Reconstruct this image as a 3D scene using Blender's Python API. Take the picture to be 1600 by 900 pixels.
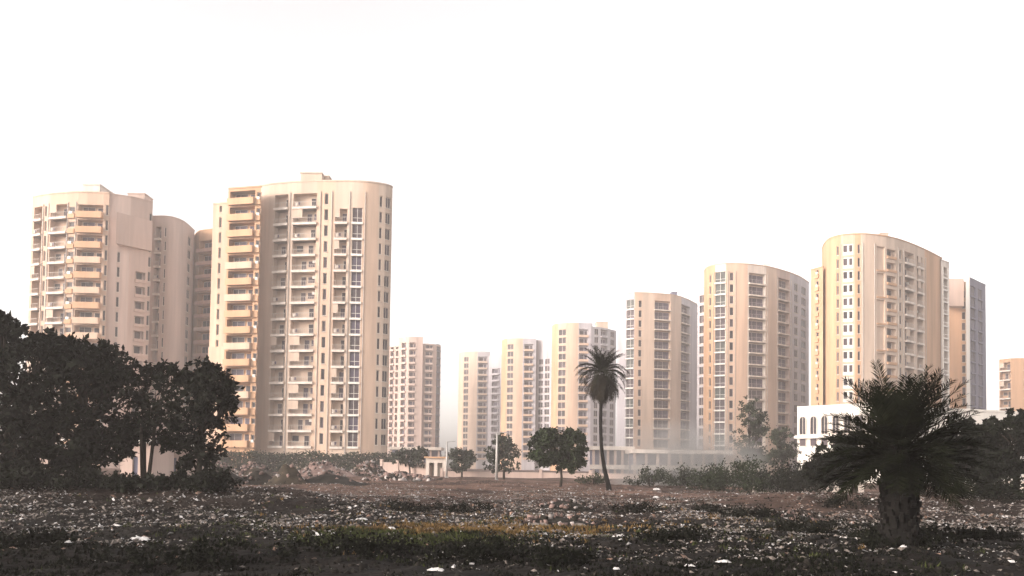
import bpy, bmesh, math, random
import numpy as np
from mathutils import Vector, Matrix, noise

for o in list(bpy.data.objects): bpy.data.objects.remove(o)
random.seed(7); NR = np.random.default_rng(7)
sc = bpy.context.scene
COL = sc.collection
R = math.radians

# ------------------------------------------------------------------ camera
F = 1250.0; W, H = 1600, 900
PITCH, ROLL, EYE = R(2.0), R(0.8), 1.7
CY = 728 - F*math.tan(PITCH)
cam_d = bpy.data.cameras.new('camera'); cam = bpy.data.objects.new('camera', cam_d); COL.objects.link(cam)
cam_d.sensor_width = 36; cam_d.lens = 36*F/W; cam_d.shift_y = (CY-H/2)/W
cam_d.clip_start = 0.1; cam_d.clip_end = 12000
CM = Matrix.Rotation(math.pi/2+PITCH, 3, 'X') @ Matrix.Rotation(ROLL, 3, 'Z')
cam.matrix_world = Matrix.Translation((0,0,EYE)) @ CM.to_4x4()
sc.camera = cam

# ------------------------------------------------------------------ sky, sun, exposure
SUN_EL, SUN_AZ = R(13), R(-118)          # azimuth from +Y (view), clockwise positive: left, behind the camera
wd = bpy.data.worlds.new('World'); sc.world = wd; wd.use_nodes = True
nt = wd.node_tree; bgn = nt.nodes['Background']
sky = nt.nodes.new('ShaderNodeTexSky'); sky.sky_type = 'NISHITA'; sky.sun_disc = False
sky.sun_elevation = SUN_EL; sky.sun_rotation = SUN_AZ
sky.air_density = 1.0; sky.dust_density = 3.0; sky.ozone_density = 1.0
hs = nt.nodes.new('ShaderNodeHueSaturation'); hs.inputs['Saturation'].default_value = 0.12    # dusty, colourless air
nt.links.new(sky.outputs[0], hs.inputs['Color']); tn = nt.nodes.new('ShaderNodeMixRGB'); tn.blend_type = 'MULTIPLY'; tn.inputs[0].default_value = 1; tn.inputs[2].default_value = (1.0,.955,.93,1)   # dusty pink cast
nt.links.new(hs.outputs[0], tn.inputs[1]); nt.links.new(tn.outputs[0], bgn.inputs[0]); bgn.inputs[1].default_value = 0.15
sd = bpy.data.lights.new('sun', 'SUN'); sd.energy = 0.5; sd.angle = R(20); sd.color = (1.0, 0.70, 0.48)
so = bpy.data.objects.new('sun', sd); COL.objects.link(so)
sdir = Vector((math.sin(SUN_AZ)*math.cos(SUN_EL), math.cos(SUN_AZ)*math.cos(SUN_EL), math.sin(SUN_EL)))
so.rotation_euler = sdir.to_track_quat('Z', 'Y').to_euler(); so.location = sdir*300
sc.view_settings.view_transform = 'Standard'; sc.view_settings.look = 'None'
sc.view_settings.gamma = 1.0; sc.view_settings.use_curve_mapping = False
sc.view_settings.exposure = 1.82

# ------------------------------------------------------------------ picture geometry helpers
def ray(px, py):
    return CM @ Vector(((px-W/2)/F, -(py-CY)/F, -1.0))
def at_depth(px, py, D):
    d = ray(px, py); t = D/d.y; return Vector((d.x*t, D, EYE+d.z*t))
def at_height(px, py, z):
    d = ray(px, py); t = (z-EYE)/d.z; return Vector((d.x*t, d.y*t, z))
CMI = CM.transposed()
def to_px(x, y, z):
    v = CMI @ Vector((x, y, z-EYE)); return W/2+F*v.x/-v.z
def zat(px, py, D): return at_depth(px, py, D).z
def xat(px, D): return at_depth(px, 720, D).x

# ------------------------------------------------------------------ materials
def mat(name, col, rough=0.85, var=0.12, scale=1.0, stretch=(1,1,1), col2=None, bump=0.0, spec=0.2, metallic=0.0, island=0.0, detail=6):
    m = bpy.data.materials.new(name); m.use_nodes = True
    n = m.node_tree.nodes; l = m.node_tree.links; b = n['Principled BSDF']
    b.inputs['Roughness'].default_value = rough; b.inputs['Metallic'].default_value = metallic
    b.inputs['Specular IOR Level'].default_value = spec
    c2 = col2 or tuple(max(0, c*(1-2.2*var)) for c in col)
    c1 = col if col2 else tuple(min(1, c*(1+var)) for c in col)
    tc = n.new('ShaderNodeTexCoord'); mp = n.new('ShaderNodeMapping'); mp.inputs['Scale'].default_value = stretch
    nz = n.new('ShaderNodeTexNoise'); nz.inputs['Scale'].default_value = scale; nz.inputs['Detail'].default_value = detail
    l.new(tc.outputs['Object'], mp.inputs[0]); l.new(mp.outputs[0], nz.inputs['Vector'])
    rp = n.new('ShaderNodeValToRGB'); rp.color_ramp.elements[0].position = .3; rp.color_ramp.elements[1].position = .7
    rp.color_ramp.elements[0].color = (*c2, 1); rp.color_ramp.elements[1].color = (*c1, 1)
    l.new(nz.outputs['Fac'], rp.inputs[0]); out = rp.outputs[0]
    if name.startswith('plaster'):
        mp2 = n.new('ShaderNodeMapping'); mp2.inputs['Scale'].default_value = (1, 1, .05); l.new(tc.outputs['Object'], mp2.inputs[0])
        n2 = n.new('ShaderNodeTexNoise'); n2.inputs['Scale'].default_value = 1.6; n2.inputs['Detail'].default_value = 5; l.new(mp2.outputs[0], n2.inputs['Vector'])
        r2 = n.new('ShaderNodeMapRange'); r2.inputs[1].default_value = .45; r2.inputs[2].default_value = .75; r2.inputs[3].default_value = 1.0; r2.inputs[4].default_value = .88; l.new(n2.outputs['Fac'], r2.inputs[0])
        m3 = n.new('ShaderNodeVectorMath'); m3.operation = 'SCALE'; l.new(out, m3.inputs[0]); l.new(r2.outputs[0], m3.inputs['Scale']); out = m3.outputs[0]
    if island:
        g = n.new('ShaderNodeNewGeometry'); mr = n.new('ShaderNodeMapRange')
        mr.inputs[3].default_value = 1-island; mr.inputs[4].default_value = 1+island
        l.new(g.outputs['Random Per Island'], mr.inputs[0])
        mx = n.new('ShaderNodeVectorMath'); mx.operation = 'SCALE'
        l.new(out, mx.inputs[0]); l.new(mr.outputs[0], mx.inputs['Scale']); out = mx.outputs[0]
    l.new(out, b.inputs['Base Color'])
    if bump:
        bp = n.new('ShaderNodeBump'); bp.inputs['Strength'].default_value = bump; bp.inputs['Distance'].default_value = 0.1
        l.new(nz.outputs['Fac'], bp.inputs['Height']); l.new(bp.outputs[0], b.inputs['Normal'])
    return m

ST = (1, 1, .12)
M = {}
M['beige']  = mat('plaster_beige', (0.57, 0.445, 0.355), var=.10, scale=.35, stretch=ST)
M['peach']  = mat('plaster_peach', (0.59, 0.425, 0.32), var=.10, scale=.35, stretch=ST)
M['orange'] = mat('plaster_orange', (0.53, 0.325, 0.2), var=.10, scale=.35, stretch=ST)
M['pinkish']= mat('plaster_pinkish', (0.53, 0.405, 0.35), var=.10, scale=.35, stretch=ST)
M['cream']  = mat('plaster_cream', (0.64, 0.565, 0.5), var=.10, scale=.5, stretch=ST)
M['white']  = mat('plaster_white', (.78,.74,.68), var=.05, scale=.6, stretch=ST)
M['greyw']  = mat('plaster_grey_and_shade', (.16,.16,.22), var=.07, scale=.5, stretch=ST)  # plain grey; on the last tower's rear right face it carries painted shade
M['lilac']  = mat('plaster_lilac', (0.47, 0.44, 0.46), var=.10, scale=.5, stretch=ST)
M['rust']   = mat('plaster_rust', (.44,.27,.22), var=.08, scale=.5, stretch=ST)
M['roofm']  = mat('roof_screed', (.32,.29,.26), var=.1, scale=.4)
M['glass']  = mat('window_glass', (.030,.026,.032), rough=.4, var=.2, scale=.7, spec=.15)
M['glass2'] = mat('curtained_glass', (.085,.066,.075), rough=.5, var=.2, scale=.9, spec=.15)
M['gglass'] = mat('green_glass', (.070,.080,.076), rough=.4, var=.2, scale=.7, spec=.15)
M['bglass'] = mat('violet_glass', (.085,.070,.105), rough=.4, var=.2, scale=.6, spec=.15)
M['frame']  = mat('window_frame_paint', (.55,.48,.42), var=.05, scale=2)
M['rail']   = mat('railing_paint', (.45,.40,.36), var=.05, scale=2, rough=.5)
M['acm']    = mat('ac_casing', (.70,.68,.64), var=.06, scale=3, rough=.5)

# ------------------------------------------------------------------ mesh helpers
def link(name, me, parent=None, loc=None, rz=0.0):
    o = bpy.data.objects.new(name, me); COL.objects.link(o)
    if parent: o.parent = parent
    if loc is not None: o.location = loc
    if rz: o.rotation_euler.z = rz
    return o
def tag(o, label=None, cat=None, group=None, kind=None):
    if label: o['label'] = label
    if cat: o['category'] = cat
    if group: o['group'] = group
    if kind: o['kind'] = kind
    return o
def empty(name, loc, label=None, cat=None, group=None):
    o = link(name, None, None, loc); o.empty_display_size = .5
    return tag(o, label, cat, group)
def py_mesh(name, v, f, mats, mi=None, smooth=False):
    me = bpy.data.meshes.new(name); me.from_pydata([tuple(p) for p in v], [], f)
    for m in mats: me.materials.append(m)
    if mi is not None: me.polygons.foreach_set('material_index', mi)
    if smooth: me.polygons.foreach_set('use_smooth', [True]*len(me.polygons))
    me.update(); return me
def np_mesh(name, V, k, mats, mi=None, smooth=False):
    """V: (N*k,3) array, every k vertices make one polygon."""
    n = len(V)//k; me = bpy.data.meshes.new(name)
    me.vertices.add(len(V)); me.vertices.foreach_set('co', np.ascontiguousarray(V, dtype=np.float32).ravel())
    me.loops.add(n*k); me.loops.foreach_set('vertex_index', np.arange(n*k, dtype=np.int32))
    me.polygons.add(n); me.polygons.foreach_set('loop_start', np.arange(0, n*k, k, dtype=np.int32))
    me.polygons.foreach_set('loop_total', np.full(n, k, dtype=np.int32))
    for m in mats: me.materials.append(m)
    if mi is not None: me.polygons.foreach_set('material_index', np.asarray(mi, dtype=np.int32))
    me.update(calc_edges=True); me.validate(); return me
def boxes(name, bl, mats):
    v, f, mi = [], [], []
    for b in bl:
        x0,x1,y0,y1,z0,z1 = b[:6]; m = b[6] if len(b) > 6 else 0; s = len(v)
        v += [(x0,y0,z0),(x1,y0,z0),(x1,y1,z0),(x0,y1,z0),(x0,y0,z1),(x1,y0,z1),(x1,y1,z1),(x0,y1,z1)]
        f += [(s,s+3,s+2,s+1),(s+4,s+5,s+6,s+7),(s,s+1,s+5,s+4),(s+1,s+2,s+6,s+5),(s+2,s+3,s+7,s+6),(s+3,s,s+4,s+7)]
        mi += [m]*6
    return py_mesh(name, v, f, mats, mi)
def tube(v, f, pts, rad, n=8, cap=True):
    s = len(v); pts = [Vector(p) for p in pts]
    for i, p in enumerate(pts):
        t = (pts[min(i+1, len(pts)-1)]-pts[max(i-1, 0)]).normalized()
        a = t.orthogonal().normalized() if i == 0 else (a - t*a.dot(t)).normalized()
        b = t.cross(a)
        for k in range(n):
            q = 2*math.pi*k/n; v.append(p+(a*math.cos(q)+b*math.sin(q))*rad[i])
    for i in range(len(pts)-1):
        for k in range(n):
            f.append((s+i*n+k, s+i*n+(k+1)%n, s+(i+1)*n+(k+1)%n, s+(i+1)*n+k))
    if cap: f.append(tuple(s+(len(pts)-1)*n+k for k in range(n))); f.append(tuple(s+k for k in reversed(range(n))))

# ------------------------------------------------------------------ ground
def fbm(x, y, s, o=4):
    t, a, w = 0, 1, 0
    for i in range(o):
        t += a*noise.noise((x*s, y*s, 3.7+i*11)); w += a; a *= .5; s *= 2.1
    return t/w
def gh(x, y):
    r = math.hypot(x, y)
    near = max(0, min(1, (r-3)/6)); far = max(0, min(1, (140-y)/60)) if y > 0 else .3
    if far <= 0: return 0
    h = .34*fbm(x, y, .07, 3)+.30*fbm(x+40, y, .33, 3)+.12*fbm(x, y+70, 1.3, 2)
    bank = .75*math.exp(-max(0, abs(x+21)-11)**2/14)*math.exp(-((y-31)/4.5)**2)      # low bank under the left trees
    bank += .70*math.exp(-max(0, abs(x-24)-9)**2/12)*math.exp(-((y-37)/5)**2)        # and under the right trees
    if y > 40: h += .16*fbm(x*.35, y+15, .30, 3)*min(1, (y-40)/15)
    return h*near*far+bank
def grid_axis(a):
    return np.array(a)
ys = list(np.arange(-30, 6, 3.0))+list(np.arange(6, 46, .22))+list(np.arange(46, 100, .6))+list(np.arange(100, 220, 6))+[260,330,450,700,1100,1800,3000,6000]
xs = [-5000,-2000,-900,-400,-250,-160]+list(np.arange(-110,-36,2.2))+list(np.arange(-36,36,.3))+list(np.arange(36,112,2.2))+[160,250,400,900,2000,5000]
gv = [(x, y, gh(x, y)) for y in ys for x in xs]; nx = len(xs)
gf = [(j*nx+i, j*nx+i+1, (j+1)*nx+i+1, (j+1)*nx+i) for j in range(len(ys)-1) for i in range(nx-1)]
def ground_mat():
    m = bpy.data.materials.new('waste_ground_soil'); m.use_nodes = True
    n = m.node_tree.nodes; l = m.node_tree.links; b = n['Principled BSDF']; b.inputs['Roughness'].default_value = .95; b.inputs['Specular IOR Level'].default_value = .1
    tc = n.new('ShaderNodeTexCoord')
    def nz(s, d=6):
        q = n.new('ShaderNodeTexNoise'); q.inputs['Scale'].default_value = s; q.inputs['Detail'].default_value = d; l.new(tc.outputs['Object'], q.inputs['Vector']); return q
    def ramp(src, p0, p1, c0, c1):
        r = n.new('ShaderNodeValToRGB'); e = r.color_ramp.elements; e[0].position = p0; e[1].position = p1; e[0].color = (*c0,1); e[1].color = (*c1,1); l.new(src, r.inputs[0]); return r.outputs[0]
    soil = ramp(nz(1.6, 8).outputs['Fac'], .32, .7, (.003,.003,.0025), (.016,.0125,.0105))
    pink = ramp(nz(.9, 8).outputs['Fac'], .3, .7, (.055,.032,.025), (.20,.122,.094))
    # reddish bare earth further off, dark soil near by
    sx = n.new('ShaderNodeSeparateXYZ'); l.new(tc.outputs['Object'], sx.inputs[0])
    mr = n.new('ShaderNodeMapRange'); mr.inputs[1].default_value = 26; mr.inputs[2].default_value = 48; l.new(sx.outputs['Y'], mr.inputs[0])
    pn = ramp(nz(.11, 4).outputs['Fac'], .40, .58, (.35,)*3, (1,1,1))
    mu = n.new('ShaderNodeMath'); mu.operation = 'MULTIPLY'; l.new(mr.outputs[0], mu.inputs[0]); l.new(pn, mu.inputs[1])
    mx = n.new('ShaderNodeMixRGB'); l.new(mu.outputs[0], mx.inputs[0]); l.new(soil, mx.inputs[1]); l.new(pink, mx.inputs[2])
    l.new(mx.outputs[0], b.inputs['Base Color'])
    bp = n.new('ShaderNodeBump'); bp.inputs['Strength'].default_value = .8; bp.inputs['Distance'].default_value = .12
    l.new(nz(4.5, 8).outputs['Fac'], bp.inputs['Height']); l.new(bp.outputs[0], b.inputs['Normal'])
    return m
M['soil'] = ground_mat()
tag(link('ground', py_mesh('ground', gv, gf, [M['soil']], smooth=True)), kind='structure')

# ------------------------------------------------------------------ apartment towers
SLAB0, FH, NF = 5.0, 3.2, 16
ZT = 58.3
def catmull(p, n):
    if len(p) < 3: return p
    q = [p[0]*2-p[1]]+p+[p[-1]*2-p[-2]]; out = []
    for i in range(1, len(q)-2):
        for k in range(n):
            t = k/n; a, b, c, d = q[i-1], q[i], q[i+1], q[i+2]
            out.append(.5*((2*b)+(c-a)*t+(2*a-5*b+4*c-d)*t*t+(3*b-a-3*c+d)*t**3))
    return out+[p[-1]]

def part_meshes(kind, w, wm, far):
    """meshes shared by one column: list of variants; a variant is (name, mesh, [(sub_name, mesh, z)])"""
    V = []
    fr, gl = M['frame'], M['glass']
    def win(z0, z1, d, glm, mull=1, sill=True, nm='window'):
        b = [(0,.09,d-.12,d,z0,z1),(w-.09,w,d-.12,d,z0,z1),(.09,w-.09,d-.12,d,z0,z0+.09),(.09,w-.09,d-.12,d,z1-.09,z1)]
        for k in range(mull): x = w*(k+1)/(mull+1); b.append((x-.04,x+.04,d-.11,d-.003,z0+.09,z1-.09))
        if sill: b.append((-.08,w+.08,-.10,d-.125,z0-.12,z0+.02))
        return boxes(nm, b, [fr]), boxes('pane', [(.09,w-.09,d-.06,d-.02,z0+.09,z1-.09)], [glm])
    if kind == 'S':
        for g in (M['glass'], M['glass2'], M['glass']):
            a, p = win(.45, 2.65, .3, g, 1 if w > 1.1 else 0); V.append(('window', a, [('pane', p)]))
    elif kind == 'w':
        for g in (M['glass'], M['glass2']):
            V.append(('window', boxes('window', [(0,w,.25,.32,.4,2.7,1),(-.1,w+.1,-.12,.2,.25,.42,0),(w*.47,w*.53,.2,.26,.42,2.7,0)], [fr, g]), []))
    elif kind == 'b':
        for g in (M['glass2'], M['bglass']):
            V.append(('balcony', boxes('balcony', [(-.06,w+.06,-.5,1.1,-.42,.03,0),(-.06,w+.06,-.5,-.42,.03,.5,0),(.12*w,.55*w,1.1,1.17,.04,2.2,1),(.68*w,.9*w,1.1,1.17,.04,2.1,1)], [wm, g]), []))
    elif kind == 'B':
        for k in range(4):
            g = (M['glass'], M['glass2'], M['glass'], M['bglass'])[k]
            sl = boxes('balcony', [(-.06,w+.06,-.45,1.47,-.42,.03)], [M['cream']])
            n = max(3, int(w/.45)); rb = [(0,w,-.42,-.36,.95,1.02),(0,w,-.41,-.37,.14,.18)]+[(w*i/n-.02, w*i/n+.02,-.405,-.375,.03,.95) for i in range(n+1)]
            rl = boxes('railing', rb, [M['rail']])
            x0 = w*(.58,.30,.66,.5)[k]; dw = min(.95, w*.34)
            db = [(x0,x0+dw,1.43,1.47,.035,2.15,1),(x0-.07,x0,1.40,1.48,.035,2.22,0),(x0+dw,x0+dw+.07,1.40,1.48,.035,2.22,0),(x0,x0+dw,1.40,1.48,2.15,2.22,0)]
            if w > 3.4 and k != 2:
                xa = .35 if x0 > w*.5 else x0+dw+.5
                wb = [(xa,min(xa+1.3,w-.15),1.43,1.47,1.0,2.15,1),(xa-.06,xa,1.40,1.48,.95,2.2,0)]
            else: wb = None
            ex = []
            if k == 1: ex = [('air_conditioner', boxes('air_conditioner', [(w*.78,w*.78+.8,1.1,1.4,1.75,2.3),(w*.78+.1,w*.78+.5,1.07,1.098,1.8,2.25)], [M['acm']]))]
            if k == 3: ex = [('screen', boxes('screen', [(.02,w*.42,-.33,-.28,1.03,2.7)], [M['beige']]))]
            if k == 2: ex = [('washing', boxes('washing', [(w*.12,w*.12+.5,-.34,-.32,.25,.93,0),(w*.12+.6,w*.12+1.0,-.345,-.325,.4,.93,1)], [M['cream'], M['bglass']]))]
            V.append(('balcony', sl, [('railing', rl), ('door', boxes('door', db, [fr, g]))]+([('window', boxes('window', wb, [fr, g]))] if wb else [])+ex))
    elif kind == 'V':
        for k in range(3):
            g = (M['bglass'], M['glass2'], M['bglass'])[k]
            sl = boxes('balcony', [(-.06,w+.06,-.4,1.17,-.34,.03)], [M['cream']])
            rl = boxes('railing', [(0,w,-.37,-.32,.95,1.0)]+[(w*i/6-.02,w*i/6+.02,-.36,-.33,.03,.95) for i in range(7)], [M['rail']])
            db = [(.12,w-.12,1.12,1.16,.05,2.5,1),(0,.12,1.08,1.17,.035,2.58,0),(w-.12,w,1.08,1.17,.035,2.58,0),(.12,w-.12,1.08,1.17,2.5,2.58,0)]+[(w*q-.04,w*q+.04,1.09,1.115,.05,2.5,0) for q in (.33,.62)]
            V.append(('balcony', sl, [('railing', rl), ('door', boxes('door', db, [fr, g]))]))
    elif kind in 'OQ':
        pm = M['orange'] if kind == 'O' else M['rust']; pm2 = M['peach'] if kind == 'O' else M['pinkish']
        for k in range(3):
            g = (M['bglass'], M['glass2'], M['glass'])[k]; m2 = (pm, pm, pm2)[k]
            ph = .92 if kind == 'O' else .42
            pl = boxes('balcony', [(-.1,w+.1,-.85,1.47,-.3,.03,0),(-.1,w+.1,-.97,-.85,-.42,ph,0),(-.1,.02,-.85,-.003,.03,ph,0),(w-.02,w+.1,-.85,-.003,.03,ph,0)], [m2])
            db = [(.5,w*.56,1.42,1.46,.05,2.3,1),(.42,.5,1.38,1.47,.05,2.38,0),(w*.56,w*.56+.08,1.38,1.47,.05,2.38,0),(.5,w*.56,1.38,1.47,2.3,2.38,0),(w*.27,w*.27+.06,1.40,1.415,.05,2.3,0)]
            V.append(('balcony', pl, [('door', boxes('door', db, [fr, g])), ('window', boxes('window', [(w*.68,w*.9,1.42,1.46,.8,2.2,1),(w*.66,w*.68,1.40,1.47,.75,2.25,0),(w*.9,w*.92,1.40,1.47,.75,2.25,0)], [fr, g]))]))
    elif kind == 'A':
        for k in range(3):
            b = [(-.12,w+.12,-.35,-.004,-.42,.55,1)]
            a, p = win(1.0, 2.1, .3, gl, 0, False)
            acb = boxes('air_conditioner', [(.15,min(w-.1,.95),-.32,-.02,.556,1.1),(.2,.6,-.335,-.322,.62,1.04)], [M['acm']])
            V.append(('window', a, [('pane', p), ('ledge', boxes('ledge', b, [M['acm'], M['orange']]))]+([('air_conditioner', acb)] if k else [])))
    elif kind in 'GH':
        for g in (M['gglass'] if far else M['bglass'], M['glass2']):
            b = [(0,.08,.2,.34,.1,3.02),(w-.08,w,.2,.34,.1,3.02),(w*.5-.04,w*.5+.04,.2,.335,.1,3.02),(.08,w-.08,.22,.34,1.0,1.08)]
            b += [(-.1,w+.1,-.3,.33,-.32,.09)]
            V.append(('window', boxes('window', b, [M['white' if kind == 'G' else 'greyw']]), [('pane', boxes('pane', [(.08,w-.08,.28,.32,.12,3.0)], [g]))]))
    elif kind == 'P':
        for g in (M['glass'], M['glass2']):
            b = [(0,w,.1,.34,.2,.95),(w*.42,w*.62,.08,.33,.95,2.6),(0,w*.06,.08,.33,.95,2.6),(w*.94,w,.08,.33,.95,2.6),(0,w,.085,.34,2.6,2.85)]
            V.append(('window', boxes('window', b, [M['white']]), [('pane', boxes('pane', [(w*.06,w*.42,.26,.3,.95,2.6)], [g])), ('pane', boxes('pane', [(w*.62,w*.94,.26,.3,.95,2.6)], [g]))]))
    elif kind == 'N':
        for g in (M['glass'], M['glass2']):
            b = [(-.06,w+.06,-.25,.97,-.12,.5)]
            db = [(w*.25,w*.8,.93,.97,.52,2.1,1),(w*.2,w*.25,.9,.98,.52,2.15,0),(w*.8,w*.85,.9,.98,.52,2.15,0)]
            V.append(('balcony', boxes('balcony', b, [wm]), [('door', boxes('door', db, [fr, g]))]))
    elif kind == 'F':
        b = [(0,w,-.25,.4,-.3,.1),(0,.2,-.25,.1,.1,2.9),(w-.2,w,-.25,.1,.1,2.9),(.2,w-.2,-.2,-.1,.85,1.0)]
        V.append(('balcony', boxes('balcony', b, [M['white']]), [('pane', boxes('pane', [(.3,w-.3,.85,.89,.1,2.6)], [gl]))]))
    elif kind == 'R':
        b = [(-.05,w+.05,-.2,.55,-.35,.02)]
        V.append(('ledge', boxes('ledge', b, [wm]), []))
    return V
OPEN = {'S':(.45,2.65,.3),'w':(.4,2.7,.32),'b':(0,2.75,1.2),'B':(0,2.78,1.5),'V':(0,2.86,1.2),'O':(0,2.55,1.5),'Q':(0,2.6,1.5),'A':(1.0,2.1,.3),
        'G':(.1,3.02,.35),'H':(.1,3.02,.35),'P':(.2,2.85,.35),'N':(0,2.2,1.0),'F':(0,2.9,.9),'R':(0,5.7,.6)}

def block(T, nodes, zt, cols=(), wm='beige', zb=0.0, zref=30, back=((0,14),), smooth=True, floors=range(NF), slab0=SLAB0, fh=FH, far=False, coping=True, bands=(), pipes=()):
    base = T.location
    P = []
    for nd in nodes:
        p = at_height(nd[0], nd[1], zt) if len(nd) == 2 else at_depth(nd[0], 600, nd[2])
        P.append(Vector((p.x, p.y)))
    fine = catmull(P, 7) if smooth and len(P) > 2 else P
    fpx = [to_px(p.x, p.y, zref) for p in fine]
    def pt(px):
        px = min(max(px, fpx[0]), fpx[-1])
        for i in range(len(fine)-1):
            if px <= fpx[i+1]:
                t = (px-fpx[i])/max(1e-6, fpx[i+1]-fpx[i]); return fine[i].lerp(fine[i+1], t)
        return fine[-1]
    v, f, mi = [], [], []
    wmat = M[wm]; bm_names = list(dict.fromkeys(b[2] for b in bands)); edges = sorted({e for b in bands for e in b[:2]})
    def band(px):
        for b in bands:
            if b[0] <= px < b[1]: return 2+bm_names.index(b[2])
        return 0
    def quad(a, b, c, d, m=0):
        s = len(v); v.extend((a, b, c, d)); f.append((s, s+1, s+2, s+3)); mi.append(m)
    def wq(A, B, z0, z1, m=0):
        if z1-z0 > 1e-4: quad((A.x,A.y,z0),(B.x,B.y,z0),(B.x,B.y,z1),(A.x,A.y,z1), m)
    outline = [fine[0]]
    def strip(px0, px1):
        cut = sorted([px0, px1]+[q for q in fpx+edges if px0+.05 < q < px1-.05])
        pts = [pt(q) for q in cut]
        for a, b, c0, c1 in zip(pts, pts[1:], cut, cut[1:]): wq(a, b, zb, zt, band((c0+c1)/2))
        outline.extend(pts[1:])
    cur = fpx[0]
    placed = []
    for c in sorted(cols):
        p0, p1, kind = c[0], c[1], c[2]; fl = list(c[3]) if len(c) > 3 else list(floors)
        p0 = max(p0, fpx[0]+.3); p1 = min(p1, fpx[-1]-.3)
        strip(cur, p0); cur = p1
        A, B = pt(p0), pt(p1); t = B-A; w = t.length; t.normalize(); inn = Vector((-t.y, t.x)); rz = math.atan2(t.y, t.x)
        lo, hi, d = OPEN[kind]; z = zb
        if kind == 'R': fl = fl[::2]
        C, E = A+inn*d, B+inn*d; bi = band((p0+p1)/2)
        for k in fl:
            a, b = slab0+k*fh+lo, min(slab0+k*fh+hi, zt-.6)
            wq(A, B, z, a, bi); z = b
            quad((A.x,A.y,a),(A.x,A.y,b),(C.x,C.y,b),(C.x,C.y,a), bi); quad((B.x,B.y,a),(E.x,E.y,a),(E.x,E.y,b),(B.x,B.y,b), bi)
            quad((A.x,A.y,a),(C.x,C.y,a),(E.x,E.y,a),(B.x,B.y,a), bi); quad((A.x,A.y,b),(B.x,B.y,b),(E.x,E.y,b),(C.x,C.y,b), bi)
            quad((C.x,C.y,a),(C.x,C.y,b),(E.x,E.y,b),(E.x,E.y,a), bi)
        wq(A, B, z, zt, bi); outline.append(B)
        placed.append((kind, w, A, rz, fl))
    strip(cur, fpx[-1])
    # return walls and roof
    q = outline[-1]; ring = list(outline)
    for dx, dy in back:
        nq = q+Vector((-.6+q.x/q.y*dy, dy)); wq(q, nq, zb, zt); q = nq; ring.append(q)
    bd = max(2, back[-1][1]*.9 if back else 2); bl = fine[0]+Vector((.6+fine[0].x/fine[0].y*bd, bd)); wq(q, bl, zb, zt); ring.append(bl); wq(bl, fine[0], zb, zt)
    s = len(v); v.extend([(p.x, p.y, zt-.9) for p in ring]); f.append(tuple(range(s, s+len(ring)))); mi.append(1)
    if zb > 0: s = len(v); v.extend([(p.x, p.y, zb) for p in ring]); f.append(tuple(reversed(range(s, s+len(ring))))); mi.append(0)
    v = [(p[0]-base.x, p[1]-base.y, p[2]) for p in v]
    wall = link('wall', py_mesh('wall', v, f, [wmat, M['roofm']]+[M[b] for b in bm_names], mi), T)
    if coping:
        cv, cf = [], []
        op = outline
        for i, p in enumerate(op):
            a, b = op[max(0,i-1)], op[min(len(op)-1,i+1)]; t = (b-a); t = t.normalized() if t.length > 1e-6 else Vector((1,0)); n = Vector((t.y, -t.x))
            o1, o2 = p+n*.10, p-n*.28
            cv += [(o1.x-base.x,o1.y-base.y,zt-.22),(o1.x-base.x,o1.y-base.y,zt+.06),(o2.x-base.x,o2.y-base.y,zt+.06),(o2.x-base.x,o2.y-base.y,zt-.22)]
        for i in range(len(op)-1):
            for k in range(4): cf.append((i*4+k, i*4+(k+1)%4, i*4+4+(k+1)%4, i*4+4+k))
        link('coping', py_mesh('coping', cv, cf, [wmat]), T)
    for ppx in pipes:
        A = pt(ppx); B = pt(ppx+.5); t = (B-A).normalized(); n_ = Vector((t.y, -t.x)); a_ = A+n_*.12; tv_, tf_ = [], []
        tube(tv_, tf_, [(a_.x-base.x, a_.y-base.y, .3), (a_.x-base.x, a_.y-base.y, zt-2.2)], [.085]*2, 6); link('drainpipe', py_mesh('drainpipe', tv_, tf_, [M['rail']]), T)
    for kind, w, A, rz, fl in placed:
        var = part_meshes(kind, w, wmat, far)
        for k in fl:
            nm, me, subs = random.choice(var)
            o = link(nm, me, T, (A.x-base.x, A.y-base.y, slab0+k*fh), rz)
            for sn, sm in subs: link(sn, sm, o)
    return fine

def roofbox(T, name, px0, px1, ptop, D, depth, zbot, m='beige'):
    a, b = at_depth(px0, ptop, D), at_depth(px1, ptop, D); z1 = a.z
    me = boxes(name, [(a.x,b.x,D,D+depth,zbot,z1),(a.x-.15,b.x+.15,D-.15,D+depth+.15,z1+.001,z1+.25)], [M[m]])
    me.transform(Matrix.Translation(-T.location)); return link(name, me, T)

def tower(px, D, label, cat='tower', group='apartment towers of the estate'):
    x = xat(px, D); return empty('apartment_tower', (x, D, 0), label, cat, group)

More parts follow.
